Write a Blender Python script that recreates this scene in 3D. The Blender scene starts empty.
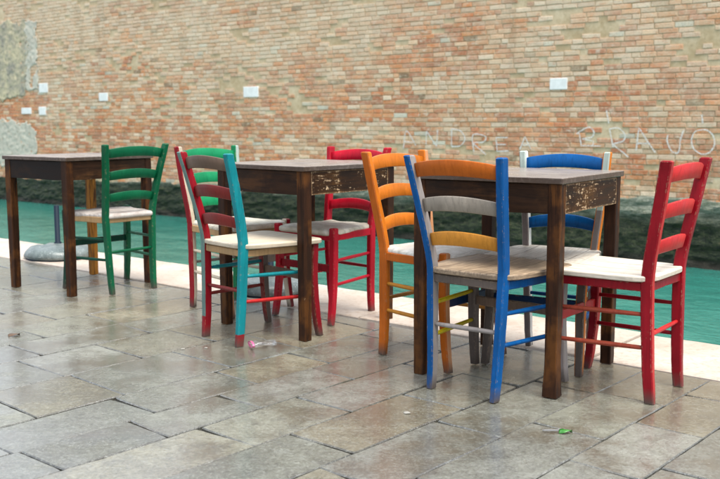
import bpy, bmesh, math, random
from mathutils import Vector, Matrix, noise
R = math.radians
C = bpy.context.scene.collection
S = bpy.context.scene

# ------------------------------------------------------------ camera
cd = bpy.data.cameras.new('camera'); cam = bpy.data.objects.new('camera', cd); C.objects.link(cam)
cam.location = (0, 0, .942)
cam.rotation_euler = (R(90) - .12609, 0, 0)
cd.sensor_width = 36; cd.lens = 917.01 / 720 * 36
cd.clip_start = .05; cd.clip_end = 500
cd.dof.use_dof = True; cd.dof.focus_distance = 3.45; cd.dof.aperture_fstop = 5.0
S.camera = cam
# ------------------------------------------------------------ sky and light
SUN_EL, SUN_AZ = 64, -52          # azimuth as a maths angle in the ground plane
w = bpy.data.worlds.new('World'); S.world = w; w.use_nodes = True
wt = w.node_tree; wn = wt.nodes; bg = wn['Background']
sky = wn.new('ShaderNodeTexSky'); sky.sky_type = 'NISHITA'; sky.sun_disc = False
sky.sun_elevation = R(SUN_EL); sky.sun_rotation = R(90 - SUN_AZ)
sky.dust_density = 6; sky.air_density = 1.2; sky.altitude = 0
hs = wn.new('ShaderNodeHueSaturation'); hs.inputs['Saturation'].default_value = .5
wt.links.new(sky.outputs[0], hs.inputs['Color']); cloud = wn.new('ShaderNodeMix'); cloud.data_type = 'RGBA'; cloud.inputs[0].default_value = .72; cloud.inputs[7].default_value = (5.2, 5.7, 6.5, 1)   # thin overcast
wt.links.new(hs.outputs[0], cloud.inputs[6]); wt.links.new(cloud.outputs[2], bg.inputs[0])
bg.inputs[1].default_value = .15
sl = bpy.data.lights.new('sun', 'SUN'); sl.energy = 2.9; sl.angle = R(34); sl.color = (1, .95, .87)
so = bpy.data.objects.new('sun', sl); C.objects.link(so)
d = Vector((math.cos(R(SUN_AZ)) * math.cos(R(SUN_EL)), math.sin(R(SUN_AZ)) * math.cos(R(SUN_EL)), math.sin(R(SUN_EL))))
so.rotation_euler = d.to_track_quat('Z', 'Y').to_euler(); so.location = d * 20
S.view_settings.view_transform = 'Standard'; S.view_settings.look = 'None'
S.view_settings.gamma = 1; S.view_settings.use_curve_mapping = False
S.view_settings.exposure = .82

# ------------------------------------------------------------ helpers
def link(name, bm, mats, parent=None, smooth=False):
    me = bpy.data.meshes.new(name); bm.normal_update(); bm.to_mesh(me); bm.free()
    o = bpy.data.objects.new(name, me); C.objects.link(o)
    for m in (mats if isinstance(mats, (list, tuple)) else [mats]): me.materials.append(m)
    if smooth:
        for p in me.polygons: p.use_smooth = True
    if parent: o.parent = parent
    return o
def tag(o, label=None, cat=None, group=None, kind=None):
    if label: o['label'] = label
    if cat: o['category'] = cat
    if group: o['group'] = group
    if kind: o['kind'] = kind
    return o
def empty(name, loc, rz=0):
    o = bpy.data.objects.new(name, None); C.objects.link(o); o.location = loc; o.rotation_euler = (0, 0, rz)
    o.empty_display_size = .1
    return o

class NT:
    def __init__(s, name):
        s.m = bpy.data.materials.new(name); s.m.use_nodes = True; s.t = s.m.node_tree
        s.b = s.t.nodes['Principled BSDF']
    def n(s, typ, ins=None, **kw):
        x = s.t.nodes.new('ShaderNode' + typ)
        for k, v in kw.items(): setattr(x, k, v)
        for k, v in (ins or {}).items():
            if isinstance(v, bpy.types.NodeSocket): s.t.links.new(v, x.inputs[k])
            else: x.inputs[k].default_value = v
        return x
    def coord(s, scale=(1, 1, 1), kind='Object', rnd=False, rot=(0, 0, 0)):
        tc = s.n('TexCoord')
        v = tc.outputs[kind]
        if rnd:
            oi = s.n('ObjectInfo'); mu = s.n('MATH' if 0 else 'Math', {0: oi.outputs['Random'], 1: 37.}, operation='MULTIPLY')
            v = s.n('VectorMath', {0: v, 1: mu.outputs[0]}, operation='ADD').outputs[0]
        return s.n('Mapping', {'Vector': v, 'Scale': scale, 'Rotation': rot}).outputs[0]
    def noise(s, vec, scale, detail=4, rough=.6, dist=0):
        return s.n('TexNoise', {'Vector': vec, 'Scale': scale, 'Detail': detail, 'Roughness': rough, 'Distortion': dist}).outputs['Fac']
    def ramp(s, fac, a, b, lo=0., hi=1.):
        return s.n('MapRange', {'Value': fac, 'From Min': a, 'From Max': b, 'To Min': lo, 'To Max': hi}).outputs[0]
    def mix(s, fac, a, b, blend='MIX'):
        x = s.n('Mix', data_type='RGBA', blend_type=blend)
        for i, v in ((0, fac), (6, a), (7, b)):
            if isinstance(v, bpy.types.NodeSocket): s.t.links.new(v, x.inputs[i])
            else: x.inputs[i].default_value = v if not isinstance(v, tuple) or len(v) == 4 else (*v, 1)
        return x.outputs[2]
    def math(s, op, a, b=0., clamp=False):
        x = s.n('Math', {0: a, 1: b}, operation=op); x.use_clamp = clamp
        return x.outputs[0]
    def edge(s, radius=.004):
        bv = s.n('Bevel', {'Radius': radius}, samples=4); g = s.n('NewGeometry')
        dt = s.n('VectorMath', {0: bv.outputs[0], 1: g.outputs['Normal']}, operation='DOT_PRODUCT').outputs['Value']
        return s.ramp(dt, .995, .9)
    def bump(s, h, strength=.3, dist=.002):
        b = s.n('Bump', {'Height': h, 'Strength': strength, 'Distance': dist})
        s.t.links.new(b.outputs[0], s.b.inputs['Normal'])
    def set(s, **kw):
        for k, v in kw.items():
            k = {'color': 'Base Color', 'rough': 'Roughness', 'spec': 'Specular IOR Level', 'metal': 'Metallic', 'alpha': 'Alpha', 'trans': 'Transmission Weight', 'coat': 'Coat Weight'}[k]
            if isinstance(v, bpy.types.NodeSocket): s.t.links.new(v, s.b.inputs[k])
            else: s.b.inputs[k].default_value = (*v, 1) if isinstance(v, tuple) and len(v) == 3 else v
        return s.m

_paint = {}
def paint(key, col, worn=.35, under=(.30, .22, .14), rough=.38):
    if key in _paint: return _paint[key]
    t = NT('paint_' + key)
    v = t.coord((1, 1, .35), rnd=True); v1 = t.coord(rnd=True)
    n1 = t.noise(v, 26, 5, .65); n2 = t.noise(v1, 90, 3, .7); n3 = t.noise(v1, 5, 3, .5)
    dark = tuple(c * .62 for c in col); lite = tuple(min(.9, c * 1.2 + .003) for c in col)
    c = t.mix(t.ramp(n3, .3, .7), dark, col)
    c = t.mix(t.ramp(n1, .55, .8, 0, .6), c, lite)
    e = t.math('MULTIPLY', t.edge(.004), t.ramp(n2, .44, .60))
    st = t.noise(t.coord((60, 60, 2.2), rnd=True), 1.6, 4, .6)
    c = t.mix(t.ramp(st, .50, .72, 0, .55), c, tuple(x * .45 for x in col))
    c = t.mix(t.ramp(n2, .58, .70, 0, .35), c, tuple(x * .5 + .006 for x in col))
    chip = t.math('ADD', t.math('MULTIPLY', e, .24 * worn / .35), t.math('ADD', t.math('MULTIPLY', n1, .6), t.math('MULTIPLY', n2, .4)))
    cm = t.ramp(chip, .665, .70)
    c = t.mix(cm, c, under)
    oc = t.n('TexCoord').outputs['Object']; z = t.n('SeparateXYZ', {0: oc}).outputs[2]
    foot = t.math('MULTIPLY', t.ramp(z, .055, .0), t.ramp(n1, .30, .5), True)
    c = t.mix(foot, c, (.07, .055, .045))
    t.bump(t.math('ADD', t.math('MULTIPLY', st, .6), t.math('SUBTRACT', t.math('MULTIPLY', n1, .7), t.math('MULTIPLY', cm, .5))), .55, .0016)
    _paint[key] = t.set(color=c, rough=t.ramp(n1, .3, .8, rough - .08, rough + .15), spec=.16)
    return _paint[key]

# paint colours, some of them lit and shaded tones of one paint
P = dict(
    green=(.003, .11, .045), mint=(.40, .48, .43), palegreen=(.008, .22, .085), red=(.27, .006, .014), brightred=(.46, .006, .022),
    fadedlitred=(.50, .022, .022), darkred=(.18, .022, .018), teal=(.008, .22, .25), paleteal=(.13, .22, .20), orange=(.62, .17, .012),
    tangerine=(.44, .105, .01), peach=(.60, .28, .13), blue=(.002, .075, .25), navy=(.003, .03, .10), grey=(.29, .26, .245), mauve=(.21, .18, .17),
    greybrown=(.12, .095, .08), mushroom=(.31, .27, .22), yellow=(.62, .48, .008), white=(.72, .72, .68), cream=(.62, .53, .40),
    tan=(.42, .27, .13), brownred=(.30, .055, .03), darkgreen=(.002, .05, .028), ochre=(.55, .23, .03), rustgrey=(.15, .10, .07))
WORN = dict(rustgrey=.6, brownred=.6, fadedlitred=.55, mushroom=.55, ochre=.5, darkred=.45, greybrown=.5)
def pm(k): return paint(k, P[k], WORN.get(k, .3))

def seat_wood(name, col, dark, stain, line=(.08, .05, .03)):
    t = NT(name)
    oc = t.n('TexCoord').outputs['Object']; sx = t.n('SeparateXYZ', {0: oc})
    v = t.coord((14, 1, 14), rnd=True); v1 = t.coord(rnd=True)
    g = t.noise(v, 9, 6, .7, .4); n = t.noise(v1, 7, 4, .6); f = t.noise(v1, 60, 4, .7)
    c = t.mix(t.ramp(g, .40, .60), dark, col)
    c = t.mix(t.ramp(n, .56, .75, 0, .6), c, stain)
    c = t.mix(t.ramp(f, .60, .72, 0, .4), c, dark)
    # open board joints running front to back
    x = t.math('ADD', sx.outputs[0], t.math('MULTIPLY', t.noise(v1, 3, 2), .006))
    k = t.math('ABSOLUTE', t.math('SUBTRACT', t.math('FRACT', t.math('MULTIPLY', t.math('ADD', x, 1.045), 9.2)), .5))
    j = t.math('MULTIPLY', t.ramp(k, .026, .008), t.ramp(n, .35, .5, .25, 1.), True)
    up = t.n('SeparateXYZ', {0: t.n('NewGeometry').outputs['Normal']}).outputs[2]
    j = t.math('MULTIPLY', j, t.ramp(up, .5, .7), True)
    c = t.mix(j, c, line)
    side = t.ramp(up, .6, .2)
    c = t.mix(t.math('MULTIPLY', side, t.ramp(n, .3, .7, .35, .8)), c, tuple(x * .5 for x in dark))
    t.bump(t.math('SUBTRACT', t.math('MULTIPLY', g, .4), j), .5, .002)
    return t.set(color=c, rough=t.ramp(g, .3, .7, .38, .62))
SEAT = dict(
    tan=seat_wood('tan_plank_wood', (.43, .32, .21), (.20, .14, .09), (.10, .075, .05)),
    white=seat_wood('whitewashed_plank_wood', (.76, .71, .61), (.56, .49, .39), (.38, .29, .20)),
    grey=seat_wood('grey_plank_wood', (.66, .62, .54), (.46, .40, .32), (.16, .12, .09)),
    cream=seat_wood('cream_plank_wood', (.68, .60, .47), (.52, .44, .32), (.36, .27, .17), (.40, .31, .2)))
def rush(name, col, dark):
    t = NT(name); v1 = t.coord(rnd=True)
    oc = t.n('TexCoord').outputs['Object']; sx = t.n('SeparateXYZ', {0: oc})
    # strands run parallel to the nearest rail: wedge pattern of a woven seat
    ax = t.math('ABSOLUTE', sx.outputs[0]); ay = t.math('ABSOLUTE', sx.outputs[1])
    s = t.math('MAXIMUM', ax, ay)
    wv = t.math('SINE', t.math('MULTIPLY', t.math('ADD', s, t.math('MULTIPLY', t.noise(v1, 20, 2), .006)), 900.))
    n = t.noise(v1, 14, 5, .7)
    c = t.mix(t.ramp(n, .35, .7), dark, col)
    c = t.mix(t.ramp(wv, -.2, -1, 0, .35), c, tuple(x * .5 for x in dark))
    t.bump(t.math('ADD', t.math('MULTIPLY', wv, .35), n), .6, .003)
    return t.set(color=c, rough=.6)
SEAT['rushcream'] = rush('cream_rush', (.72, .68, .58), (.46, .40, .30))
SEAT['rushgrey'] = rush('grey_rush', (.60, .56, .52), (.36, .30, .26))
SEAT['rushwhite'] = rush('white_rush', (.78, .77, .72), (.56, .52, .44))

# ------------------------------------------------------------ shape builders
def catmull(pts, n):
    out = []
    P_ = [Vector(p) for p in pts]; P_ = [P_[0] * 2 - P_[1]] + P_ + [P_[-1] * 2 - P_[-2]]
    for i in range(1, len(P_) - 2):
        a, b, c, d_ = P_[i - 1:i + 3]
        for k in range(n):
            t = k / n
            out.append(.5 * ((2 * b) + (c - a) * t + (2 * a - 5 * b + 4 * c - d_) * t * t + (3 * b - a - 3 * c + d_) * t ** 3))
    out.append(P_[-2]); return out
def post(pts, sx, sy, rng, ch=.004, n=6, taper_end=1., wob=.00025):
    """square section swept along a mostly vertical path; material slots: 0 rear, 1 right, 2 front, 3 left, 4 ends"""
    path = catmull(pts, n); bm = bmesh.new(); rings = []
    for i, p in enumerate(path):
        f = i / (len(path) - 1)
        hx = sx / 2 * (1 if not callable(taper_end) else taper_end(f)); hy = sy / 2 * (1 if not callable(taper_end) else taper_end(f))
        c = ch; jx = rng.gauss(0, wob); jy = rng.gauss(0, wob)
        q = [(-hx + c, -hy), (hx - c, -hy), (hx, -hy + c), (hx, hy - c), (hx - c, hy), (-hx + c, hy), (-hx, hy - c), (-hx, -hy + c)]
        rings.append([bm.verts.new((p.x + a + jx, p.y + b + jy, p.z)) for a, b in q])
    top = [bm.verts.new(((v.co - path[-1]) * .72 + path[-1]) + Vector((0, 0, .004))) for v in rings[-1]]
    rings.append(top)
    mi = [0, 0, 1, 1, 2, 2, 3, 3]
    for a, b in zip(rings, rings[1:]):
        for k in range(8):
            f_ = bm.faces.new((a[k], a[(k + 1) % 8], b[(k + 1) % 8], b[k])); f_.material_index = mi[k]
    f_ = bm.faces.new(list(reversed(rings[0]))); f_.material_index = 0
    f_ = bm.faces.new(rings[-1]); f_.material_index = 0
    return bm
def dowel(a, b, r, rng, seg=10):
    a, b = Vector(a), Vector(b); dv = b - a; bm = bmesh.new(); q = dv.to_track_quat('Z', 'Y'); rings = []
    N_ = 8
    for i in range(N_ + 1):
        f = i / N_; rr = r * (.82 + .18 * math.sin(math.pi * f)) * (1 + rng.gauss(0, .015))
        c = a + dv * f
        rings.append([bm.verts.new(c + q @ Vector((rr * math.cos(6.2832 * k / seg), rr * math.sin(6.2832 * k / seg), 0))) for k in range(seg)])
    for u, v in zip(rings, rings[1:]):
        for k in range(seg): bm.faces.new((u[k], u[(k + 1) % seg], v[(k + 1) % seg], v[k]))
    bm.faces.new(list(reversed(rings[0]))); bm.faces.new(rings[-1])
    return bm
def bar(a, b, h, t, rng, ch=.003):
    """flat board from a to b, height h (z), thickness t, softened edges"""
    a, b = Vector(a), Vector(b); dv = (b - a); L = dv.length; x = dv.normalized(); y = Vector((0, 0, 1)).cross(x).normalized(); z = x.cross(y)
    bm = bmesh.new(); rings = []
    q = [(-t / 2 + ch, -h / 2), (t / 2 - ch, -h / 2), (t / 2, -h / 2 + ch), (t / 2, h / 2 - ch), (t / 2 - ch, h / 2), (-t / 2 + ch, h / 2), (-t / 2, h / 2 - ch), (-t / 2, -h / 2 + ch)]
    for i in range(7):
        c = a + dv * (i / 6) + z * rng.gauss(0, .0006)
        rings.append([bm.verts.new(c + y * u + z * v) for u, v in q])
    for u, v in zip(rings, rings[1:]):
        for k in range(8): bm.faces.new((u[k], v[k], v[(k + 1) % 8], u[(k + 1) % 8]))
    bm.faces.new(rings[0]); bm.faces.new(list(reversed(rings[-1])))
    bmesh.ops.recalc_face_normals(bm, faces=bm.faces)
    return bm
def slat(xa, xb, ya, yb, za, h, t, bow, arch, rng):
    bm = bmesh.new(); n = 14; rings = []; ch = .003
    for i in range(n + 1):
        f = i / n; s = math.sin(math.pi * f) ** .8 if 0 < f < 1 else 0
        x = xa + (xb - xa) * f; y = ya + (yb - ya) * f - bow * s
        top = za + h * .46 + (arch + .003) * s; bot = za - h * .5 + arch * .8 * s
        tl = t / 2
        # lean of the back
        def P3(u, zz): return (x, y + u - (zz - za) * .22, zz)
        pr = [(-tl + ch, bot), (tl - ch, bot), (tl, bot + ch), (tl, top - ch), (tl - ch, top), (-tl + ch, top), (-tl, top - ch), (-tl, bot + ch)]
        rings.append([bm.verts.new(P3(u, zz)) for u, zz in pr])
    for u, v in zip(rings, rings[1:]):
        for k in range(8): bm.faces.new((u[k], v[k], v[(k + 1) % 8], u[(k + 1) % 8]))
    bm.faces.new(rings[0]); bm.faces.new(list(reversed(rings[-1])))
    bmesh.ops.recalc_face_normals(bm, faces=bm.faces)
    return bm
def outline_slab(pts, z0, z1, ch, crown=0., sag=0., n=6):
    """closed outline with inset rounded rim and a gridded top"""
    bm = bmesh.new(); cx = sum(p[0] for p in pts) / len(pts); cy = sum(p[1] for p in pts) / len(pts)
    def ring(s, z, off=0): 
        out = []
        for x, y in pts:
            v = Vector((x - cx, y - cy)); l = v.length; k = (l - off) / l * s
            out.append(bm.verts.new((cx + v.x * k, cy + v.y * k, z)))
        return out
    rs = [ring(1, z0, ch), ring(1, z0 + ch * .7, 0), ring(1, z1 - ch, 0), ring(1, z1 - ch * .3, ch * .3), ring(1, z1, ch)]
    for i in range(1, n):
        s = 1 - i / n; rs.append(ring(s, z1 + (crown - sag) * (1 - s * s), ch))
    for a, b in zip(rs, rs[1:]):
        for k in range(len(a)): bm.faces.new((a[k], a[(k + 1) % len(a)], b[(k + 1) % len(a)], b[k]))
    c = bm.verts.new((cx, cy, z1 + crown - sag))
    l = rs[-1]
    for k in range(len(l)): bm.faces.new((l[k], l[(k + 1) % len(l)], c))
    bm.faces.new(list(reversed(rs[0])))
    bmesh.ops.recalc_face_normals(bm, faces=bm.faces)
    return bm
def rounded(poly, rad, n=5):
    out = []; m = len(poly)
    for i in range(m):
        p = Vector(poly[i]); a = Vector(poly[i - 1]); b = Vector(poly[(i + 1) % m]); r = rad[i]
        u = (a - p).normalized() * r; v = (b - p).normalized() * r
        for k in range(n + 1):
            t = k / n; out.append(tuple((p + u) * (1 - t) ** 2 + p * 2 * t * (1 - t) + (p + v) * t * t))
    # subdivide long runs
    res = []
    for i in range(len(out)):
        a, b = Vector(out[i]), Vector(out[(i + 1) % len(out)]); res.append(tuple(a)); L = (b - a).length
        for k in range(1, int(L / .03) + 1): 
            t = k / (int(L / .03) + 1); res.append(tuple(a + (b - a) * t))
    return res

def chair(seed, x, y, ang, sh, label, rl, rr, slats, seat, seatkind, fl, fr, rungs, front, rail, slat_label=None):
    """rl, rr, fl, fr: (rear, right, front, left) paint of a leg; rungs: left upper, left lower, right upper, right lower, back"""
    rng = random.Random(seed)
    wb, wf, dp, wtp, lean, h = sh
    root = empty('wooden_chair', (x, y, 0), ang); tag(root, label, 'chair', 'painted wooden chairs set round the cafe tables')
    yb = -dp / 2
    sx, sy = .028, .040
    def M(k): return [pm(i) for i in k]
    def rear(s): return [(s * wb, yb - .002, 0), (s * (wb + .003), yb + .008, .12), (s * (wb + .012), yb + .016, .36), (s * (wb + .016), yb + .013, .47), (s * (wb + .034), yb - lean * .42, .66), (s * wtp, yb - lean, h - .004)]
    for s, k in ((-1, rl), (1, rr)):
        o = link('rear_leg', post(rear(s), sx, sy, rng, taper_end=lambda f: .86 + .14 * min(1, f * 3) - .1 * max(0, f - .8)), M(k[:4]), root)
        if len(k) > 4:      # another colour below a given height, on one face if given
            o.data.materials.append(pm(k[4]))
            for p in o.data.polygons:
                if p.center.z < k[5] and (len(k) < 7 or p.material_index == k[6]): p.material_index = 4
    def at(s, z):
        pts = catmull(rear(s), 12)
        for a, b in zip(pts, pts[1:]):
            if a.z <= z <= b.z: return a + (b - a) * ((z - a.z) / (b.z - a.z))
        return pts[-1]
    zt = .437
    ftop = .452 if seatkind == 'rush' else .425
    wft = wf + .0
    def fleg(s): return [(s * (wf + .003), dp / 2 + .004, 0), (s * wf, dp / 2 - .010, .09), (s * (wft - .004), dp / 2 - .024, .25), (s * wft, dp / 2 - .022, ftop)]
    for s, k in ((-1, fl), (1, fr)):
        link('front_leg', post(fleg(s), .034, .034, rng, taper_end=lambda f: .84 + .16 * min(1, f * 1.6)), M(k[:4]), root)
    def atf(s, z):
        pts = catmull(fleg(s), 12)
        for a, b in zip(pts, pts[1:]):
            if a.z <= z <= b.z: return a + (b - a) * ((z - a.z) / (b.z - a.z))
        return pts[-1]
    for i, (zc, k) in enumerate(zip((h - .052, h - .175, h - .297), slats)):
        a = at(-1, zc); b = at(1, zc)
        o = link('back_slat', slat(a.x + .010, b.x - .010, a.y + .005, b.y + .005, zc, .051 - .002 * i, .013, .026, .015, rng), pm(k), root, True)
    # rungs
    for (s, z), k in zip(((-1, .305), (-1, .190), (1, .300), (1, .190)), rungs[:4]):
        link('rung', dowel(at(s, z), atf(s, z - .006), .0085, rng), pm(k), root, True)
    link('rung', dowel(at(-1, .232), at(1, .236), .0085, rng), pm(rungs[4]), root, True)
    zf = .262
    link('front_stretcher', bar(atf(-1, zf), atf(1, zf), .036, .013, rng), pm(front), root)
    zr = .398 if seatkind != 'rush' else .412
    for ri, (pa, pb) in enumerate(((at(-1, zr), atf(-1, zr)), (at(1, zr), atf(1, zr)), (at(-1, zr), at(1, zr)), (atf(-1, zr), atf(1, zr)))):
        link('seat_rail', bar(pa, pb, .034 if seatkind == 'rush' else .030, .018, rng), pm(rail[ri] if isinstance(rail, tuple) else rail), root)
    if seatkind == 'rush':
        fx = wf - .004; bx = wb + .010
        poly = rounded([(-bx, yb - .004), (bx, yb - .004), (fx + .012, dp / 2 - .055), (fx - .02, dp / 2 + .002), (-fx + .02, dp / 2 + .002), (-fx - .012, dp / 2 - .055)], [.012, .012, .012, .012, .012, .012], 3)
        bm = outline_slab(poly, .418, .447, .010, crown=.006, n=8)
        for v in bm.verts:
            if v.co.z > .44: v.co.z += (noise.noise(Vector((v.co.x * 14, v.co.y * 14, seed))) * .006)
        link('rush_seat', bm, SEAT[seat], root, True)
    else:
        fx = wf + .034; bx = wb + .040
        poly = rounded([(-bx, yb - .006), (bx, yb - .006), (fx, dp / 2 + .018), (-fx, dp / 2 + .018)], [.085, .085, .055, .055], 7)
        poly = [(px_ * (1 + .035 * math.cos(min(1.5, abs(py_) / .2 * 1.4))), py_ + (.008 * math.cos(px_ * 7) if py_ > 0 else 0)) for px_, py_ in poly]
        bm = outline_slab(poly, .417, .437, .005, sag=.006, n=8)
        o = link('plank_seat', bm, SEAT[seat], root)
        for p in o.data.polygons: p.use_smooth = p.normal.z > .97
    return root

# ------------------------------------------------------------ chairs
K = lambda *a: a
green4 = K('green', 'green', 'green', 'green')
chair(1, -1.418, 5.233, .843, (.139, .203, .364, .196, .069, .829), 'all green chair with its back to the viewer at the leftmost table',
      green4, green4, ('green',) * 3, 'rushgrey', 'rush', K('darkgreen',) * 4, green4, ('darkgreen', 'darkgreen', 'green', 'green', 'green'), 'darkgreen', 'tan')
chair(2, -.457, 4.041, -.835, (.129, .189, .385, .178, .073, .820), 'red and turquoise chair with a turquoise right post, nearest chair at the middle table',
      K('paleteal', 'red', 'red', 'paleteal', 'red', .10), K('teal', 'teal', 'teal', 'teal', 'red', .055), ('rustgrey', 'darkred', 'darkred'), 'cream', 'plank',
      K('darkred', 'greybrown', 'darkred', 'darkred'), K('darkred', 'red', 'darkred', 'red'), ('teal', 'darkred', 'teal', 'fadedlitred', 'darkred'), 'rustgrey', 'tan')
chair(3, -.631, 4.649, -2.302, (.142, .196, .367, .187, .038, .825), 'green-slatted chair with one red and one pale post, behind the turquoise one',
      K('palegreen', 'palegreen', 'mint', 'palegreen'), K('red', 'red', 'cream', 'red'), ('palegreen',) * 3, 'rushcream', 'rush',
      K('red', 'cream', 'red', 'grey'), K('peach', 'peach', 'peach', 'peach'), ('cream', 'cream', 'cream', 'cream', 'mushroom'), 'mushroom', 'tan')
red4 = K('brightred',) * 4
chair(4, -.16, 4.49, -3.846, (.132, .183, .358, .189, .057, .823), 'all bright red chair with a puffy cream seat, behind the middle table',
      red4, red4, ('brightred',) * 3, 'rushcream', 'rush', red4, red4, ('brightred',) * 4 + ('red',), 'red', 'brightred')
or4 = K('orange', 'tangerine', 'orange', 'orange')
chair(5, .322, 3.669, -2.291, (.136, .188, .365, .187, .050, .829), 'all orange chair with an off-white seat, left of the rightmost table',
      K('orange', 'orange', 'peach', 'orange'), K('tangerine', 'tangerine', 'orange', 'orange'), ('orange', 'orange', 'orange'), 'rushwhite', 'rush',  # orange posts; the darker tangerine sides have shade put into the colour
      K('tangerine',) * 4, K('tangerine', 'tangerine', 'peach', 'tangerine'), ('ochre', 'ochre', 'ochre', 'ochre', 'ochre'), 'navy', 'tangerine')
chair(6, .746, 3.602, -3.659, (.129, .185, .345, .176, .011, .828), 'chair with blue slats between pale grey and orange posts, facing out behind the rightmost table',
      K('grey', 'orange', 'mint', 'orange', 'mauve', .60, 2), K('grey', 'grey', 'mint', 'white', 'mauve', .66, 2), ('blue',) * 3, 'grey', 'plank',
      K('greybrown', 'orange', 'greybrown', 'orange'), K('greybrown',) * 4, ('blue', 'blue', 'blue', 'blue', 'blue'), 'navy', 'grey')
chair(7, .48, 3.266, -.695, (.132, .191, .378, .185, .073, .833), 'multicoloured chair with blue posts, orange and grey slats and yellow rungs',
      K('blue', 'grey', 'grey', 'navy'), K('blue', 'blue', 'blue', 'blue'), ('tangerine', 'mushroom', 'ochre'), 'tan', 'plank',
      K('greybrown', 'greybrown', 'greybrown', 'greybrown'), K('grey',) * 4, ('yellow', 'yellow', 'blue', 'blue', 'grey'), 'rustgrey', ('blue', 'blue', 'greybrown', 'blue'))
r4 = K('red', 'fadedlitred', 'red', 'red')
chair(8, .924, 3.233, .898, (.135, .165, .361, .188, .046, .823), 'deep red chair with a whitewashed plank seat, at the right end of the photo',
      K('fadedlitred', 'red', 'red', 'red'), K('red', 'red', 'red', 'red'), ('fadedlitred',) * 3, 'white', 'plank',  # legs are all red; their lighter faces have light put into the colour
      K('red', 'fadedlitred', 'red', 'red'), K('fadedlitred', 'red', 'red', 'red'), ('brownred', 'brownred', 'red', 'red', 'fadedlitred'), 'fadedlitred', 'red')

# ------------------------------------------------------------ tables
def table_wood(name, base, amber, peel, axis='z', amb=.3):
    t = NT(name)
    sc = {'z': (9, 9, .8), 'x': (.8, 9, 9), 'y': (9, .8, 9)}[axis]
    v = t.coord(sc, rnd=True); v1 = t.coord(rnd=True)
    g = t.noise(v, 5, 6, .7, .3); n = t.noise(v1, 6, 4, .6); f = t.noise(v1, 55, 4, .75)
    base = tuple(c * (.36 if amb < .6 else .6) for c in base); amber = tuple(c * (.42 if amb < .6 else .85) for c in amber); dk = tuple(c * .42 for c in base)
    c = t.mix(t.ramp(g, .40, .60), dk, base)
    c = t.mix(t.math('MULTIPLY', t.ramp(n, .60 - amb * .4, .72 - amb * .4, 0, .9), t.ramp(g, .38, .55), True), c, amber)
    e = t.edge(.006 if peel < .5 else .010)
    f2 = t.noise(t.coord({'z': (3, 3, 1), 'x': (1, 3, 3), 'y': (9, 1, 9)}[axis], rnd=True), (22 if peel < .5 else 16), 5, .75)
    q = t.math('ADD', t.math('MULTIPLY', n, .22), t.math('ADD', t.math('MULTIPLY', f, .3), t.math('MULTIPLY', f2, .48)))
    q = t.math('ADD', q, t.math('MULTIPLY', e, .06 + peel * .20))
    th = .68 - peel * .18
    m = t.ramp(q, th, th + .02)
    c = t.mix(m, c, (.25, .15, .075))
    m2 = t.math('MULTIPLY', m, t.ramp(f, .50, .60), True)
    c = t.mix(m2, c, (.50, .37, .23))
    t.bump(t.math('SUBTRACT', g, t.math('MULTIPLY', m, .5)), .5, .0018)
    return t.set(color=c, rough=t.ramp(g, .3, .7, .42, .64), spec=.16)
TW = dict(leg=table_wood('dark_table_wood', (.095, .034, .012), (.22, .08, .016), .05),
          amber=table_wood('amber_table_wood', (.20, .075, .014), (.42, .17, .02), .05, amb=.8),
          near=table_wood('dark_apron_wood', (.075, .032, .013), (.13, .055, .018), .12, 'x'),
          peeled=table_wood('peeling_apron_wood', (.095, .038, .012), (.17, .075, .018), .74, 'y'),
          brown=table_wood('brown_apron_wood', (.10, .042, .018), (.15, .065, .022), .12, 'y'),
          black=table_wood('shaded_brown_wood', (.03, .016, .011), (.055, .025, .012), .05, 'x', .1))  # aprons turned from the light, with the shade put into the wood colour
t = NT('weathered_table_top'); v = t.coord((1, 9, 9), rnd=True); v1 = t.coord(rnd=True)
g = t.noise(v, 6, 6, .7, .3); n = t.noise(v1, 5, 4, .6); f = t.noise(v1, 50, 4, .7)
c = t.mix(t.ramp(g, .35, .68), (.13, .10, .08), (.34, .29, .25)); c = t.mix(t.ramp(n, .52, .72, 0, .75), c, (.09, .06, .045))
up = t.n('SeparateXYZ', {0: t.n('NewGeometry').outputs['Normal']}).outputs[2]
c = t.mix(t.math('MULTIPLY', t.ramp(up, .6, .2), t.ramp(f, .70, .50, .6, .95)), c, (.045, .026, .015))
oc = t.n('SeparateXYZ', {0: t.n('TexCoord').outputs['Object']}).outputs[1]
k = t.math('ABSOLUTE', t.math('SUBTRACT', t.math('FRACT', t.math('MULTIPLY', t.math('ADD', oc, 1.03), 7.1)), .5))
j = t.math('MULTIPLY', t.ramp(k, .012, 0), t.ramp(up, .5, .7), True)
c = t.mix(j, c, (.04, .028, .02)); t.bump(t.math('SUBTRACT', g, j), .4, .0015)
TW['top'] = t.set(color=c, rough=t.ramp(n, .3, .7, .22, .42), spec=.6)

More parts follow.
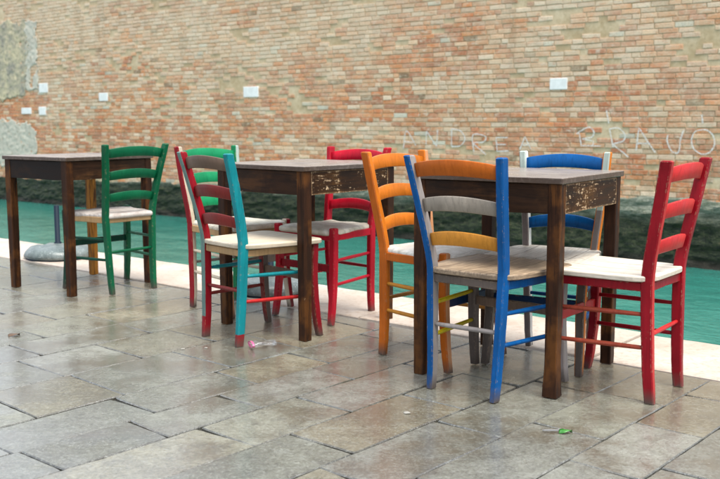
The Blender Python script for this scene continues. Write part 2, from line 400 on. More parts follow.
def table(seed, x, y, ang, w_, d_, label, mats, flare=0.):
    rng = random.Random(seed)
    root = empty('cafe_table', (x, y, 0), ang); tag(root, label, 'table', 'square wooden cafe tables along the canal')
    hx, hy = w_ / 2, d_ / 2; lw = .047
    for i, (sx, sy) in enumerate(((1, -1), (-1, -1), (1, 1), (-1, 1))):
        fl_ = flare if i == 0 else 0
        pts = [(sx * hx, sy * hy, 0), (sx * hx, sy * hy, .2), (sx * hx, sy * hy, .45), (sx * hx, sy * hy, .737)]
        link('leg', post(pts, lw, lw, rng, ch=.003, n=6, taper_end=lambda f: .90 + .10 * min(1, f * 1.5) + fl_ * max(0, 1 - f * 5)), TW[mats[i]], root)
    ah = .102; z = .737 - ah / 2; i_ = lw / 2 - .001; t_ = .02
    o1 = hx - i_; o2 = hy - i_
    ox = hy + lw / 2 - t_ / 2 - .004; oy = hx + lw / 2 - t_ / 2 - .004
    if mats[4] == 'peeled': oy += .003
    link('apron', bar((-o1, -ox, z), (o1, -ox, z), ah, t_, rng, .0015), TW[mats[5]], root)
    link('apron', bar((o1, ox, z), (-o1, ox, z), ah, t_, rng, .0015), TW[mats[5]], root)
    link('apron', bar((oy, -o2, z), (oy, o2, z), ah, t_, rng, .0015), TW[mats[4]], root)
    link('apron', bar((-oy, o2, z), (-oy, -o2, z), ah, t_, rng, .0015), TW[mats[5]], root)
    e = .033
    poly = rounded([(-hx - e, -hy - e), (hx + e, -hy - e), (hx + e, hy + e), (-hx - e, hy + e)], [.006] * 4, 2)
    poly = [(a + rng.gauss(0, .0002), b + rng.gauss(0, .0002)) for a, b in poly]
    link('table_top', outline_slab(poly, .739, .760, .003, n=3), TW['top'], root)
    return root
table(11, -1.629, 5.331, -.613, .507, .555, 'leftmost table, its dark brown front apron shaded nearly black and two legs amber', ('leg', 'leg', 'leg', 'amber', 'brown', 'black'))
table(12, -.251, 4.310, -.722, .522, .559, 'middle table, between the turquoise-posted chair and the orange one, right apron peeling', ('leg', 'leg', 'leg', 'leg', 'peeled', 'near'))
table(13, .606, 3.476, -.605, .529, .549, 'rightmost table, the nearest one, with a badly peeled right apron', ('leg', 'leg', 'leg', 'leg', 'peeled', 'near'), .24)

# ------------------------------------------------------------ canal frame: u along the canal, n away over the water
AU = R(-39.2); U = Vector((math.cos(AU), math.sin(AU), 0)); Nn = Vector((-math.sin(AU), math.cos(AU), 0))
def W(u, n, z=0): return U * u + Nn * n + Vector((0, 0, z))
NK, NE, NW, ZW = 3.385, 3.965, 11.15, -.80

# ------------------------------------------------------------ pavement
def attr_col(t, name): return t.n('Attribute', attribute_name=name).outputs
t = NT('wet_paving_stone')
a = attr_col(t, 'tone'); v1 = t.coord(kind='Object')
n8 = t.noise(v1, 11, 5, .75)
n1 = t.noise(v1, 3.2, 5, .62); n2 = t.noise(v1, 28, 6, .75); n3 = t.noise(v1, 150, 3, .7); n4 = t.noise(v1, 1.1, 3, .5)
c = t.mix(t.ramp(n2, .35, .68, 0, .8), a['Color'], t.mix(1., a['Color'], (.50, .49, .42), 'MULTIPLY'))
c = t.mix(t.ramp(n1, .51, .62, 0, .5), c, (.145, .11, .06))
n6 = t.noise(v1, 75, 5, .8)
c = t.mix(t.ramp(n8, .50, .68, 0, .5), c, (.12, .118, .105)); c = t.mix(t.ramp(n8, .48, .34, 0, .4), c, (.28, .29, .26))
c = t.mix(t.ramp(n6, .50, .66, 0, .4), c, (.36, .375, .33))
c = t.mix(t.ramp(n6, .46, .34, 0, .6), c, (.09, .088, .075))
c = t.mix(t.ramp(n3, .58, .72, 0, .35), c, (.44, .445, .41))
c = t.mix(t.ramp(n3, .40, .28, 0, .5), c, (.06, .055, .05))
wet = t.ramp(t.math('ADD', t.math('MULTIPLY', n1, .6), t.math('MULTIPLY', n4, .4)), .40, .56)
c = t.mix(t.math('MULTIPLY', wet, .5), c, t.mix(1., c, (.42, .40, .38), 'MULTIPLY'))
t.bump(t.math('ADD', t.math('MULTIPLY', n2, .9), t.math('ADD', t.math('MULTIPLY', n6, .5), t.math('MULTIPLY', n3, .3))), t.ramp(wet, 0, 1, .9, .45), .006)
PAVE = t.set(color=c, rough=t.math('ADD', t.ramp(wet, 0, 1, .26, .12), t.math('MULTIPLY', n2, .12)), spec=.9, coat=t.ramp(wet, .0, .8, .15, 1.))
t.b.inputs['Coat Roughness'].default_value = .2
t = NT('joint_grit'); v1 = t.coord(); n2 = t.noise(v1, 4, 5, .7); n3 = t.noise(v1, 120, 3, .7)
c = t.mix(t.ramp(n2, .45, .6), (.02, .018, .016), (.10, .095, .08)); c = t.mix(t.ramp(n3, .4, .7, 0, .5), c, (.10, .09, .08))
t.bump(n3, .6, .004); GRIT = t.set(color=c, rough=.7)

AP = R(48.8); Pd = Vector((math.cos(AP), math.sin(AP), 0)); Qd = Vector((math.sin(AP), -math.cos(AP), 0))
rng = random.Random(5)
KNOWN = {}   # strip start t -> joints s seen in the photograph
bounds = [-3.67, -3.40, -3.05, -2.675, -2.43, -2.205, -1.95, -1.69, -1.445, -1.20, -.98]
joints = {-3.05: [1.81], -2.675: [1.755], -2.43: [1.64], -2.205: [1.755], -1.95: [1.90], -1.69: [2.30], -1.445: [2.93], -1.20: [3.10], -3.40: [2.15], -3.67: [2.45]}
b = bounds[0]
while b > -9.5: b -= rng.uniform(.22, .36); bounds.insert(0, b)
b = bounds[-1]
while b < 6: b += rng.uniform(.24, .38); bounds.append(b)
tones = [(.25, .22, .165), (.225, .225, .205), (.21, .21, .185), (.235, .235, .225), (.22, .215, .185), (.19, .19, .175), (.235, .22, .18), (.215, .215, .20), (.25, .225, .17)]
bm = bmesh.new(); cl = bm.loops.layers.float_color.new('tone')
def clip_poly(poly, nmax):
    out = []
    for i in range(len(poly)):
        p, q = poly[i - 1], poly[i]; a_, b_ = p.dot(Nn) - nmax, q.dot(Nn) - nmax
        if (a_ <= 0) != (b_ <= 0): out.append(p + (q - p) * (a_ / (a_ - b_)))
        if b_ <= 0: out.append(q)
    return out
for t0, t1 in zip(bounds, bounds[1:]):
    js = list(joints.get(t0, [rng.uniform(0, .6)]))
    lo = js[0]
    while lo > -1.6: lo -= rng.uniform(.32, .62); js.insert(0, lo)
    hi = js[-1]
    while hi < 9.5: hi += rng.uniform(.32, .62); js.append(hi)
    for s0, s1 in zip(js, js[1:]):
        sk0, sk1 = rng.gauss(0, .004), rng.gauss(0, .004); gp = rng.choice((.0008, .0012, .002, .003))
        q = [Pd * (s0 + sk0 + gp) + Qd * (t0 + gp), Pd * (s0 - sk0 + gp) + Qd * (t1 - gp), Pd * (s1 + sk1 - gp) + Qd * (t1 - gp), Pd * (s1 - sk1 - gp) + Qd * (t0 + gp)]
        q = clip_poly(q, NK - .004)
        if len(q) < 3: continue
        cen = sum(q, Vector()) / len(q)
        if cen.y < -1 and abs(cen.x) > 4: continue
        tone = rng.choice(tones); f = rng.uniform(.80, 1.35) * (.8 if rng.random() < .12 else 1)
        zz = rng.gauss(0, .0009); tx, ty = rng.gauss(0, .0022), rng.gauss(0, .0022)
        # subdivided rim so that corners and edges are worn, not ruled
        rim = []
        for i in range(len(q)):
            a_, b_ = q[i], q[(i + 1) % len(q)]; L = (b_ - a_).length; m = max(1, int(L / .03))
            for k in range(m):
                p = a_ + (b_ - a_) * (k / m)
                w_ = noise.noise(p * 7) * .004 + noise.noise(p * 25) * .003
                p = p + (cen - p).normalized() * (abs(w_) + (.003 if k == 0 else 0))
                rim.append(p)
        def zf(p): return zz + tx * (p.x - cen.x) + ty * (p.y - cen.y) - .0025
        def ringv(off, dz): return [bm.verts.new((p + (cen - p).normalized() * off) + Vector((0, 0, zf(p) + dz))) for p in rim]
        r0 = ringv(0, -.02); r1 = ringv(0, -.0035); r2 = ringv(.004, 0)
        fs = []
        for A_, B_ in ((r0, r1), (r1, r2)):
            for k in range(len(rim)): fs.append(bm.faces.new((A_[k], B_[k], B_[(k + 1) % len(rim)], A_[(k + 1) % len(rim)])))
        fs.append(bm.faces.new(r2))
        for f_ in fs:
            q_ = 1 if f_ is fs[-1] else .3      # grimy arrises
            for l in f_.loops: l[cl] = (tone[0] * f * q_ * .98, tone[1] * f * q_ * .99, tone[2] * f * q_ * .90, 1)
bmesh.ops.recalc_face_normals(bm, faces=bm.faces)
tag(link('pavement', bm, PAVE), kind='structure')

def quad(name, pts, m, **kw):
    bm = bmesh.new(); bm.faces.new([bm.verts.new(p) for p in pts]); o = link(name, bm, m)
    if o.data.polygons[0].normal.z < 0: o.data.flip_normals()
    return o
tag(quad('ground', [W(-60, NK, -.013), W(60, NK, -.013), W(60, -60, -.013), W(-60, -60, -.013)], GRIT), kind='structure')

# white stone canal edge, in long blocks
t = NT('white_canal_stone'); v1 = t.coord(); n1 = t.noise(v1, 3, 5, .65); n2 = t.noise(v1, 35, 6, .75); n3 = t.noise(v1, 120, 3)
c = t.mix(t.ramp(n1, .35, .68), (.44, .36, .29), (.54, .48, .41)); c = t.mix(t.ramp(n2, .50, .66, 0, .85), c, (.36, .27, .20)); c = t.mix(t.ramp(n3, .62, .72, 0, .4), c, (.35, .30, .26))
t.bump(t.math('ADD', n2, t.math('MULTIPLY', n3, .4)), .4, .004); KERB = t.set(color=c, rough=t.ramp(n1, .35, .65, .35, .6))
bm = bmesh.new(); u = -26
while u < 16:
    L = rng.uniform(.9, 1.5); g_ = .005; dz = rng.gauss(0, .003)
    n0, n1_ = NK + rng.uniform(0, .012), NE + rng.uniform(-.008, .008)
    m = 14; rows = []
    for i in range(m + 1):
        uu = u + g_ + (L - 2 * g_) * i / m; w0 = noise.noise(Vector((uu * 4, 1, 0))) * .008
        w1 = noise.noise(Vector((uu * 5, 7, 0))) * .012
        rows.append([bm.verts.new(W(uu, n0 + max(0, w0), -.03)), bm.verts.new(W(uu, n0 + max(0, w0), .001 + dz)), bm.verts.new(W(uu, n0 + .006 + max(0, w0), .005 + dz)),
                     bm.verts.new(W(uu, n1_ + w1 - .02, .005 + dz)), bm.verts.new(W(uu, n1_ + w1, -.012 + dz)), bm.verts.new(W(uu, n1_ + w1, -.24))])
    for a_, b_ in zip(rows, rows[1:]):
        for k in range(5): bm.faces.new((a_[k], a_[k + 1], b_[k + 1], b_[k]))
    bm.faces.new(rows[0]); bm.faces.new(list(reversed(rows[-1])))
    u += L
bmesh.ops.recalc_face_normals(bm, faces=bm.faces)
tag(link('kerb', bm, KERB), kind='structure')
bm = bmesh.new(); q = [W(-26, NE - .03, -.2), W(16, NE - .03, -.2), W(16, NE - .03, -2), W(-26, NE - .03, -2)]
bm.faces.new([bm.verts.new(p) for p in q])

# ------------------------------------------------------------ far wall materials
t = NT('wet_algae_stone'); v1 = t.coord(); vs = t.coord((1, 1, 4.5))
zc = t.n('SeparateXYZ', {0: t.n('TexCoord').outputs['Object']}).outputs[2]
n1 = t.noise(vs, 1.6, 6, .65); n2 = t.noise(vs, 9, 5, .7); n3 = t.noise(v1, 30, 4, .7)
hgt = t.math('ADD', zc, t.math('MULTIPLY', t.math('SUBTRACT', n1, .5), .35))
lich = t.mix(t.ramp(n2, .4, .62), (.10, .13, .085), (.30, .31, .25))
darkc = t.mix(t.ramp(n2, .4, .65), (.008, .014, .008), (.035, .05, .018))
c = t.mix(t.ramp(hgt, -.28, -.12), darkc, lich)
c = t.mix(t.math('MULTIPLY', t.ramp(n3, .58, .7), t.ramp(hgt, -.70, -.45)), c, (.10, .09, .045))
c = t.mix(t.ramp(zc, -.66, -.74), c, (.022, .02, .013))
t.bump(t.math('ADD', n2, n3), .8, .03); ALG = t.set(color=c, rough=.55, spec=.3)
b_ = bmesh.new()
quay = link('quay_wall', bm, ALG); tag(quay, kind='structure')

# far brick wall: every brick its own little block, one mesh
t = NT('old_brick'); a = attr_col(t, 'tone'); v1 = t.coord(); vs = t.coord((1, 1, 1.8))
n1 = t.noise(vs, .55, 5, .62); n2 = t.noise(v1, 16, 5, .75); n3 = t.noise(v1, 60, 4, .7); n5 = t.noise(vs, 2.6, 5, .65)
zc = t.n('SeparateXYZ', {0: t.n('TexCoord').outputs['Object']}).outputs[2]
wash = t.math('ADD', t.math('MULTIPLY', n1, .7), t.math('MULTIPLY', n5, .5)); wash = t.math('ADD', wash, t.math('MULTIPLY', t.math('SUBTRACT', zc, 1.6), .075))
c = t.mix(t.ramp(wash, .52, .76, .0, .62), a['Color'], (.66, .55, .40))
c = t.mix(t.ramp(n2, .48, .66, 0, .6), c, (.64, .52, .37))
run = t.noise(t.coord((1, 1, .12)), 2.4, 5, .7); c = t.mix(t.ramp(run, .56, .74, 0, .35), c, (.66, .60, .50)); c = t.mix(t.ramp(run, .45, .30, 0, .4), c, (.30, .19, .11))
n7 = t.noise(v1, 1.3, 5, .7); c = t.mix(t.ramp(n7, .60, .72, 0, .5), c, (.26, .20, .14))
c = t.mix(t.ramp(n3, .56, .68, 0, .6), c, (.24, .12, .07)); n9 = t.noise(t.coord((1, 1, 3)), 6, 5, .75); c = t.mix(t.ramp(n9, .56, .68, 0, .8), c, (.68, .58, .46)); c = t.mix(t.ramp(n9, .44, .32, 0, .55), c, (.46, .17, .07))
t.bump(t.math('ADD', n2, t.math('MULTIPLY', n3, .6)), .7, .008); BRICK = t.set(color=c, rough=.85, spec=.2)
t = NT('lime_mortar'); v1 = t.coord(); n1 = t.noise(v1, 3, 5, .7); n2 = t.noise(v1, 40, 4, .7)
c = t.mix(t.ramp(n1, .4, .65), (.46, .34, .20), (.66, .53, .36)); c = t.mix(t.ramp(n2, .58, .7, 0, .5), c, (.2, .15, .1))
t.bump(n2, .6, .006); MORTAR = t.set(color=c, rough=.9, spec=.15)

wall = empty('brick_wall', W(-11, NW, ZW), 0)
tag(wall, 'long old brick wall with crumbling plaster rising from the far side of the canal', 'wall')
def wlink(name, bm, m, sm=False):
    o = link(name, bm, m, None, sm); o.parent = wall; o.matrix_parent_inverse = Matrix.Translation(-wall.location); return o
bm = bmesh.new(); cl = bm.loops.layers.float_color.new('tone')
rng = random.Random(8)
org = [(.54, .17, .065), (.60, .21, .075), (.47, .145, .065), (.58, .25, .11), (.42, .16, .09)]
pal = [(.68, .48, .32), (.64, .38, .23), (.62, .43, .29), (.71, .56, .42), (.62, .31, .16), (.66, .48, .35)]
z = -.42; ci = 0
UA, UB, ZT = -24.5, 1.5, 3.95
while z < ZT:
    bh = rng.uniform(.052, .060); u = UA + rng.uniform(0, .25)
    while u < UB:
        bl = rng.choice((.25, .24, .22, .24, .12, .17)) * rng.uniform(.88, 1.06)
        uc = u + bl / 2
        sag_ = noise.noise(Vector((uc * .25, z * .3, 4))) * .02
        mixn = noise.noise(Vector((uc * .45, z * 1.1, 0))) + .7 * noise.noise(Vector((uc * 1.7, z * 3.2, 3))) - max(0, z - 1.9) * .16
        band = math.exp(-((z - .95) / .85) ** 2)
        dens = .36 + .26 * band + mixn * .85
        if uc < -8 and z > 2.0: dens -= .22
        col = rng.choice(org) if rng.random() < dens else rng.choice(pal)
        f = rng.uniform(.82, 1.14)
        loc = .5 + .5 * max(-1, min(1, mixn * 1.6)); mean = (.62 - .06 * loc, .44 - .16 * loc, .27 - .13 * loc); kk = .22
        col = tuple(a_ * (1 - kk) + b_ * kk for a_, b_ in zip(col, mean))
        if rng.random() < .01: col = (.26, .17, .10)
        if rng.random() < .012: col = (.55, .52, .42)
        ero = noise.noise(Vector((uc * .9, z * 1.6, 9)))
        out = rng.uniform(.004, .010) - (rng.uniform(.012, .035) if (rng.random() < .03 or (ero > .30 and rng.random() < .40)) else 0)
        m_ = rng.uniform(.004, .007)
        fs = []
        def V(uu, zz, n): return bm.verts.new(W(uu, NW - n, zz + sag_))
        j = lambda: rng.gauss(0, .0032)
        c0 = [V(u + m_, z, -.02), V(u + bl - m_, z, -.02), V(u + bl - m_, z + bh, -.02), V(u + m_, z + bh, -.02)]
        c1 = [V(u + m_ + j(), z + j(), out), V(u + bl - m_ + j(), z + j(), out), V(u + bl - m_ + j(), z + bh + j(), out), V(u + m_ + j(), z + bh + j(), out)]
        e_ = .006; c2 = [V(u + m_ + e_, z + e_, out + .003), V(u + bl - m_ - e_, z + e_, out + .003), V(u + bl - m_ - e_, z + bh - e_, out + .003), V(u + m_ + e_, z + bh - e_, out + .003)]
        for A_, B_ in ((c0, c1), (c1, c2)):
            for k in range(4): fs.append(bm.faces.new((A_[k], A_[(k + 1) % 4], B_[(k + 1) % 4], B_[k])))
        fs.append(bm.faces.new(c2))
        for f_ in fs:
            for l in f_.loops: l[cl] = (col[0] * f, col[1] * f, col[2] * f, 1)
        u += bl
    z += bh + rng.uniform(.008, .012); ci += 1
wlink('brickwork', bm, BRICK)
def box(bm, u0, u1, n0, n1, z0, z1):
    v = [bm.verts.new(W(a_, b_, c_)) for a_ in (u0, u1) for b_ in (n0, n1) for c_ in (z0, z1)]
    for q in ((0, 1, 3, 2), (4, 6, 7, 5), (0, 4, 5, 1), (2, 3, 7, 6), (0, 2, 6, 4), (1, 5, 7, 3)): bm.faces.new([v[i] for i in q])
    bmesh.ops.recalc_face_normals(bm, faces=bm.faces)
bm = bmesh.new(); box(bm, UA - .2, UB + .2, NW, NW + .5, -2, ZT + .02); wlink('mortar_core', bm, MORTAR)
bm = bmesh.new(); box(bm, UA - .3, UB + .3, NW - .06, NW + .56, ZT + .03, ZT + .12); wlink('coping', bm, KERB)

# algae-covered footing, rough
def zbound(u): 
    f = (u + 19.7) / 16.1
    return -.27 + .33 * max(-.1, min(1.1, f)) + .05 * noise.noise(Vector((u * .8, 0, 0))) + .035 * noise.noise(Vector((u * 3.5, 5, 0))) + .02 * noise.noise(Vector((u * 11, 5, 0)))
bm = bmesh.new(); prev = None; uu = UA
while uu <= UB:
    zt_ = zbound(uu); col_ = []
    for k in range(25):
        f = k / 24; z_ = -1.1 + (zt_ + 1.1) * f
        n_ = .02 + .05 * (1 - f) + .05 * noise.noise(Vector((uu * 2.2, z_ * 9, 2))) + .03 * noise.noise(Vector((uu * 8, z_ * 22, 6)))
        if k == 24: n_ = -.02
        if k == 23: n_ = max(n_, .022) 
        col_.append(bm.verts.new(W(uu, NW - max(n_, .018) if k < 24 else NW + .02, z_)))
    if prev:
        for k in range(24): bm.faces.new((prev[k], col_[k], col_[k + 1], prev[k + 1]))
    prev = col_; uu += .045
bmesh.ops.recalc_face_normals(bm, faces=bm.faces)
wlink('algae_footing', bm, ALG)

# plaster remains
def patch(poly, n_out, mat, name, seed):
    us = [p[0] for p in poly]; zs = [p[1] for p in poly]
    def inside(x, y):
        c_ = False
        for i in range(len(poly)):
            (x1, y1), (x2, y2) = poly[i - 1], poly[i]
            if (y1 > y) != (y2 > y) and x < (x2 - x1) * (y - y1) / (y2 - y1) + x1: c_ = not c_
        return c_
    st = .025; bm = bmesh.new(); V_ = {}
    nu = int((max(us) - min(us) + .4) / st); nz = int((max(zs) - min(zs) + .4) / st)
    def key(i, j):
        if (i, j) not in V_:
            u_ = min(us) - .2 + i * st; z_ = min(zs) - .2 + j * st
            n_ = n_out * (1 + .5 * noise.noise(Vector((u_ * 5, z_ * 5, seed)))) + .012 * noise.noise(Vector((u_ * 14, z_ * 14, seed)))
            V_[(i, j)] = bm.verts.new(W(u_, NW - max(.004, n_), z_))
        return V_[(i, j)]
    for i in range(nu):
        for j in range(nz):
            u_ = min(us) - .2 + (i + .5) * st; z_ = min(zs) - .2 + (j + .5) * st
            dx = .10 * noise.noise(Vector((u_ * 4, z_ * 4, seed + 1))) + .07 * noise.noise(Vector((u_ * 11, z_ * 11, seed + 3))); dz = .10 * noise.noise(Vector((u_ * 4, z_ * 4, seed + 7)))
            if inside(u_ + dx, z_ + dz + .06 * noise.noise(Vector((u_ * 13, z_ * 13, seed + 5)))) and noise.noise(Vector((u_ * 2.6, z_ * 2.6, seed + 11))) < .5:
                bm.faces.new((key(i, j), key(i + 1, j), key(i + 1, j + 1), key(i, j + 1)))
    ext = bmesh.ops.extrude_face_region(bm, geom=bm.faces[:])
    for e_ in ext['geom']:
        if isinstance(e_, bmesh.types.BMVert): e_.co += Nn * -.006
    bmesh.ops.recalc_face_normals(bm, faces=bm.faces)
    wlink(name, bm, mat, True)
def plaster(name, c1, c2, c3):
    t = NT(name); v1 = t.coord(); n1 = t.noise(v1, 3, 6, .7); n2 = t.noise(v1, 14, 5, .75)
    c = t.mix(t.ramp(n1, .38, .62), c1, c2); c = t.mix(t.ramp(n2, .54, .66, 0, .8), c, c3); t.bump(n2, .8, .012)
    return t.set(color=c, rough=.9, spec=.2)
PL1 = plaster('grey_crumbling_plaster', (.30, .28, .23), (.58, .50, .33), (.13, .11, .085))
PL2 = plaster('pale_plaster', (.46, .43, .36), (.58, .55, .46), (.33, .27, .19))
patch([(-24, 2.9), (-18.984, 3.155), (-18.42, 3.159), (-18.346, 2.624), (-18.469, 2.095), (-18.594, 1.558), (-19.302, 1.461), (-24, 1.5)], .012, PL1, 'plaster_patch', 1)
patch([(-18.43, 3.156), (-17.994, 3.108), (-18.02, 2.4), (-18.072, 1.655), (-18.55, 1.621)], .012, PL2, 'plaster_patch', 5)
patch([(-24, 1.3), (-19.175, 1.015), (-18.853, .904), (-18.363, .969), (-18.183, .753), (-18.178, .319), (-18.517, .07), (-24, -.2)], .011, PL2, 'plaster_patch', 9)
# little white marble plaques
t = NT('white_marble'); v1 = t.coord(); n1 = t.noise(v1, 12, 4, .6); WM = t.set(color=t.mix(t.ramp(n1, .4, .65), (.72, .72, .70), (.82, .82, .80)), rough=.5)
for (u0, z1), (u1, z0) in (((-18.002, 1.792), (-17.673, 1.593)), ((-15.852, 1.545), (-15.561, 1.382)), ((-18.042, 1.291), (-17.785, 1.118)), ((-18.739, 1.277), (-18.349, 1.143)), ((-11.675, 1.562), (-11.312, 1.385)), ((-5.835, 1.531), (-5.584, 1.381))):
    bm = bmesh.new(); box(bm, u0, u1, NW - .022, NW + .01, z0, z1); bmesh.ops.bevel(bm, geom=bm.edges[:], offset=.006, segments=1, affect='EDGES'); wlink('marble_plaque', bm, WM)
# chalk graffiti: ANDREA BRAVO
G = [[(-8.24, 0.56), (-8.184, 0.825), (-8.007, 0.613)], [(-8.216, 0.67), (-8.068, 0.658)], [(-7.826, 0.632), (-7.816, 0.827), (-7.635, 0.603), (-7.623, 0.845)], [(-7.38, 0.871), (-7.376, 0.616)], [(-7.391, 0.865), (-7.227, 0.831), (-7.15, 0.721), (-7.224, 0.625), (-7.376, 0.607)], [(-6.998, 0.534), (-7.021, 0.769), (-6.875, 0.78), (-6.801, 0.74), (-6.854, 0.677), (-7.001, 0.66), (-6.796, 0.507)], [(-6.453, 0.746), (-6.64, 0.745), (-6.618, 0.554), (-6.435, 0.564)], [(-6.627, 0.649), (-6.479, 0.652)], [(-6.262, 0.585), (-6.188, 0.761), (-6.092, 0.594)], [(-6.236, 0.646), (-6.117, 0.654)], [(-5.436, 0.811), (-5.389, 0.803), (-5.359, 0.653), (-5.09, 0.652)], [(-5.42, 0.814), (-5.267, 0.89), (-5.188, 0.833), (-5.216, 0.764), (-5.34, 0.74), (-5.199, 0.713), (-5.197, 0.661)], [(-5.025, 1.11), (-4.989, 0.941)], [(-4.977, 0.871), (-4.918, 0.637)], [(-4.986, 0.868), (-4.858, 0.88), (-4.767, 0.796), (-4.793, 0.718), (-4.91, 0.674), (-4.788, 0.578), (-4.712, 0.518)], [(-4.614, 0.604), (-4.6, 0.776), (-4.587, 0.886), (-4.475, 0.722), (-4.364, 0.581)], [(-4.608, 0.692), (-4.454, 0.694)], [(-4.218, 0.801), (-4.223, 0.725), (-4.162, 0.604), (-4.08, 0.592), (-4.059, 0.754), (-4.024, 0.861)], [(-3.797, 0.867), (-3.889, 0.84), (-3.927, 0.742), (-3.893, 0.636), (-3.797, 0.576), (-3.706, 0.599), (-3.653, 0.692), (-3.676, 0.797), (-3.744, 0.857), (-3.797, 0.867)], [(-3.819, 1.046), (-3.801, 0.941)]]
t = NT('chalk'); v1 = t.coord(); n1 = t.noise(v1, 45, 4, .8); t.set(color=(.78, .76, .72), rough=.95, alpha=t.ramp(n1, .34, .58, .18, .85)); CHALK = t.m
bm = bmesh.new()
for si, st in enumerate(G):
    pts = catmull([(a_, b_, 0) for a_, b_ in st], 8) if len(st) > 2 and si not in (2, 6, 8, 10, 15) else [Vector((a_, b_, 0)) for a_, b_ in st]
    fine = []
    for a_, b_ in zip(pts, pts[1:]):
        m = max(1, int((b_ - a_).length / .03)); fine += [a_ + (b_ - a_) * (k / m) for k in range(m)]
    fine.append(pts[-1]); pr = None
    for i, p in enumerate(fine):
        tg = (fine[min(i + 1, len(fine) - 1)] - fine[max(0, i - 1)]).normalized(); nr = Vector((-tg.y, tg.x, 0)); hw = .0095 * (1 + .35 * noise.noise(p * 9))
        pair = [bm.verts.new(W(q.x, NW - .0165, q.y)) for q in (p + nr * hw, p - nr * hw)]
        if pr: bm.faces.new((pr[0], pr[1], pair[1], pair[0]))
        pr = pair
wlink('chalk_graffiti', bm, CHALK)

# ------------------------------------------------------------ water
t = NT('canal_water'); v1 = t.coord(rot=(0, 0, -AU)); vs = t.n('Mapping', {'Vector': v1, 'Scale': (.8, 1.1, 1)}).outputs[0]
n1 = t.noise(vs, 2.2, 4, .5, .4); n2 = t.noise(vs, 11, 4, .6, .3); n3 = t.noise(v1, .5, 3)
c = t.mix(t.ramp(n3, .35, .65), (.022, .155, .125), (.035, .20, .162))
t.bump(t.math('ADD', n1, t.math('MULTIPLY', n2, .35)), .6, .06); WATER = t.set(color=c, rough=.09, spec=.42)
tag(quad('water', [W(-70, NE - .04, ZW), W(50, NE - .04, ZW), W(50, NW + .2, ZW), W(-70, NW + .2, ZW)], WATER), kind='structure')

# ------------------------------------------------------------ parasol bases
t = NT('speckled_base_stone'); v1 = t.coord(rnd=True); n1 = t.noise(v1, 9, 5, .7); n2 = t.noise(v1, 90, 3, .7)
c = t.mix(t.ramp(n1, .35, .65), (.06, .085, .08), (.17, .20, .195)); c = t.mix(t.ramp(n2, .58, .66, 0, .8), c, (.34, .38, .37)); t.bump(n2, .4, .003); BASE = t.set(color=c, rough=.35)
t = NT('dark_blue_steel'); STEEL = t.set(color=(.004, .012, .025), rough=.6, spec=.2)
def lathe(prof, seg=40):
    bm = bmesh.new(); rings = [[bm.verts.new((r * math.cos(6.2832 * k / seg), r * math.sin(6.2832 * k / seg), z_)) for k in range(seg)] for r, z_ in prof]
    for a_, b_ in zip(rings, rings[1:]):
        for k in range(seg): bm.faces.new((a_[k], a_[(k + 1) % seg], b_[(k + 1) % seg], b_[k]))
    bm.faces.new(list(reversed(rings[0]))); bm.faces.new(rings[-1]); bmesh.ops.recalc_face_normals(bm, faces=bm.faces); return bm
def parasol_base(x, y, rad, label, px, py):
    r_ = empty('parasol_base', (x, y, 0)); tag(r_, label, 'parasol base', 'heavy parasol bases under the tables')
    bm = lathe([(rad * .96, 0.012), (rad, .02), (rad * 1.01, .035), (rad * .98, .055), (rad * .90, .072), (rad * .75, .084), (rad * .5, .092), (rad * .3, .095), (.05, .095)], 64)
    for v_ in bm.verts:
        if v_.co.z > .015:
            k_ = 1 + .07 * noise.noise(v_.co * 7 + Vector((x, y, 0))) + .03 * noise.noise(v_.co * 22); v_.co = Vector((v_.co.x * k_, v_.co.y * k_, .012 + (v_.co.z - .012) * (1 + .22 * noise.noise(v_.co * 12))))
    link('base_disc', bm, BASE, r_, True)
    link('dark_foot_ring', lathe([(rad * .95, .0), (rad * .97, .004), (rad * .97, .014), (rad * .9, .016)]), STEEL, r_)  # dark ring round the bottom of the disc
    o = link('pole_socket', lathe([(.026, .07), (.026, .10), (.0185, .102), (.0185, .36), (.015, .362)], 20), STEEL, r_, True)
    o.location = (px, py, 0)
parasol_base(-2.12, 6.40, .23, 'grey-green speckled parasol base with an empty dark pole socket, under the leftmost table', -.04, .10)
parasol_base(-.50, 5.06, .20, 'round speckled parasol base half hidden under the middle table', .0, 0)

# ------------------------------------------------------------ litter
t = NT('clear_plastic'); CLEAR = t.set(color=(.9, .93, .95), rough=.12, trans=.95, alpha=.5)
t = NT('pink_plastic'); PINK = t.set(color=(.45, .10, .22), rough=.3)
cup = empty('crushed_cup', (-.415, 3.80, 0), .4); tag(cup, 'crushed clear plastic cup with a pink rim lying by the turquoise chair leg', 'cup')
bm = bmesh.new(); rings = []
for i in range(9):
    f = i / 8; x_ = -.045 + .10 * f; ry = .034 - .008 * f; rz = .012 + .004 * math.sin(f * 9)
    rings.append([bm.verts.new((x_ + .004 * math.sin(k * 2.3 + i), ry * math.cos(6.2832 * k / 18), .012 + rz * math.sin(6.2832 * k / 18) * (.85 + .3 * noise.noise(Vector((i * .7, k * .9, 0)))))) for k in range(18)])
for a_, b_ in zip(rings, rings[1:]):
    for k in range(18): bm.faces.new((a_[k], a_[(k + 1) % 18], b_[(k + 1) % 18], b_[k]))
bm.faces.new(rings[-1]); bmesh.ops.translate(bm, verts=bm.verts, vec=(0, 0, .004))
link('cup_wall', bm, CLEAR, cup, True)
bm = bmesh.new(); rr_ = [[], []]
for k in range(24):
    a_ = 6.2832 * k / 24
    for j_, (ox, s_) in enumerate(((-.052, 1.04), (-.042, 1.06))): rr_[j_].append(bm.verts.new((ox, .034 * s_ * math.cos(a_), .017 + .0125 * s_ * math.sin(a_))))
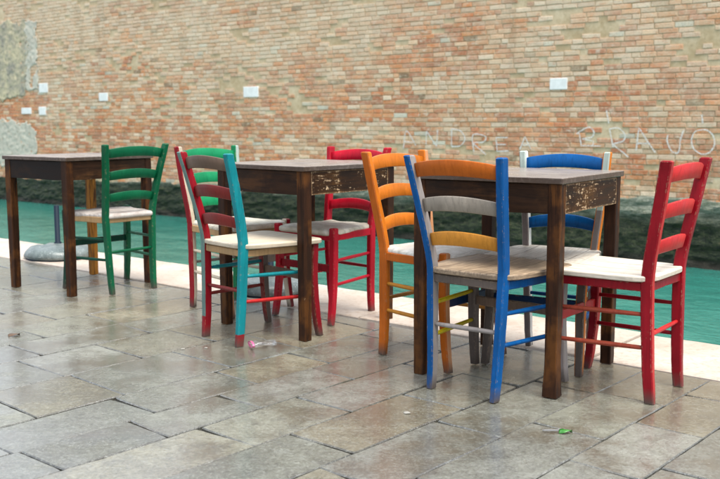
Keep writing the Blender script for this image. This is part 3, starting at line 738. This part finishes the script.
for k in range(24): bm.faces.new((rr_[0][k], rr_[0][(k + 1) % 24], rr_[1][(k + 1) % 24], rr_[1][k]))
link('cup_rim', bm, PINK, cup, True)
def leaf_obj(x, y, rz, L, Wd, m, name, label, cat, curl=.006):
    bm = bmesh.new(); prev_ = None
    for i in range(9):
        f = i / 8; w_ = Wd * math.sin(math.pi * f) ** .7 * (1 + .15 * math.sin(i * 2.4)); row = [bm.verts.new((L * (f - .5), w_ * s_, .004 + curl * math.sin(f * 3 + s_))) for s_ in (-1, 0, 1)]
        if prev_:
            for k in range(2): bm.faces.new((prev_[k], row[k], row[k + 1], prev_[k + 1]))
        prev_ = row
    ex = bmesh.ops.extrude_face_region(bm, geom=bm.faces[:])
    for e_ in ex['geom']:
        if isinstance(e_, bmesh.types.BMVert): e_.co.z += .0012
    bmesh.ops.recalc_face_normals(bm, faces=bm.faces)
    o = link(name, bm, m, None, True); o.location = (x, y, 0); o.rotation_euler = (0, 0, rz); tag(o, label, cat); return o
t = NT('leaf_green'); v1 = t.coord(); LEAF = t.set(color=t.mix(t.ramp(t.noise(v1, 40), .4, .6), (.02, .15, .015), (.05, .22, .03)), rough=.4)
t = NT('dry_leaf'); DRY = t.set(color=(.10, .06, .035), rough=.6)
t = NT('grey_twig'); TWIG = t.set(color=(.20, .20, .20), rough=.6)
leaf_obj(.630, 2.715, .1, .042, .012, LEAF, 'fallen_leaf', 'small bright green leaf lying on the paving before the rightmost table', 'leaf')
leaf_obj(-1.544, 4.006, .5, .05, .016, DRY, 'fallen_leaf', 'small brown dead leaf on the paving at the far left', 'leaf')
o = link('twig', dowel((-.026, 0, .005), (.026, 0, .007), .0028, random.Random(3), 7), TWIG, None, True); o.location = (.587, 2.722, 0); o.rotation_euler = (0, 0, -.12); tag(o, 'short grey twig touching the green leaf on the paving', 'twig')
t = NT('pale_chip'); CHIP = t.set(color=(.26, .25, .22), rough=.7)
def chip(x, y, s_, label):
    bm = bmesh.new(); bmesh.ops.create_icosphere(bm, subdivisions=2, radius=1)
    for v_ in bm.verts:
        k_ = 1 + .35 * noise.noise(v_.co * 1.6 + Vector((x * 9, y * 7, 0))); v_.co = Vector((v_.co.x * s_ * k_ * 1.3, v_.co.y * s_ * k_, max(-.2, v_.co.z) * s_ * .45 * k_ + s_ * .09))
    o = link('stone_chip', bm, CHIP); o.location = (x, y, 0); tag(o, label, 'stone chip', 'pale chips scattered on the paving')
chip(.154, 2.91, .009, 'pale flat chip on the paving in front of the multicoloured chair')
chip(-.745, 3.769, .007, 'pale chip on the paving left of the turquoise chair, farther from its legs')
chip(-.651, 3.786, .006, 'pale chip on the paving nearest the left rear foot of the turquoise chair')
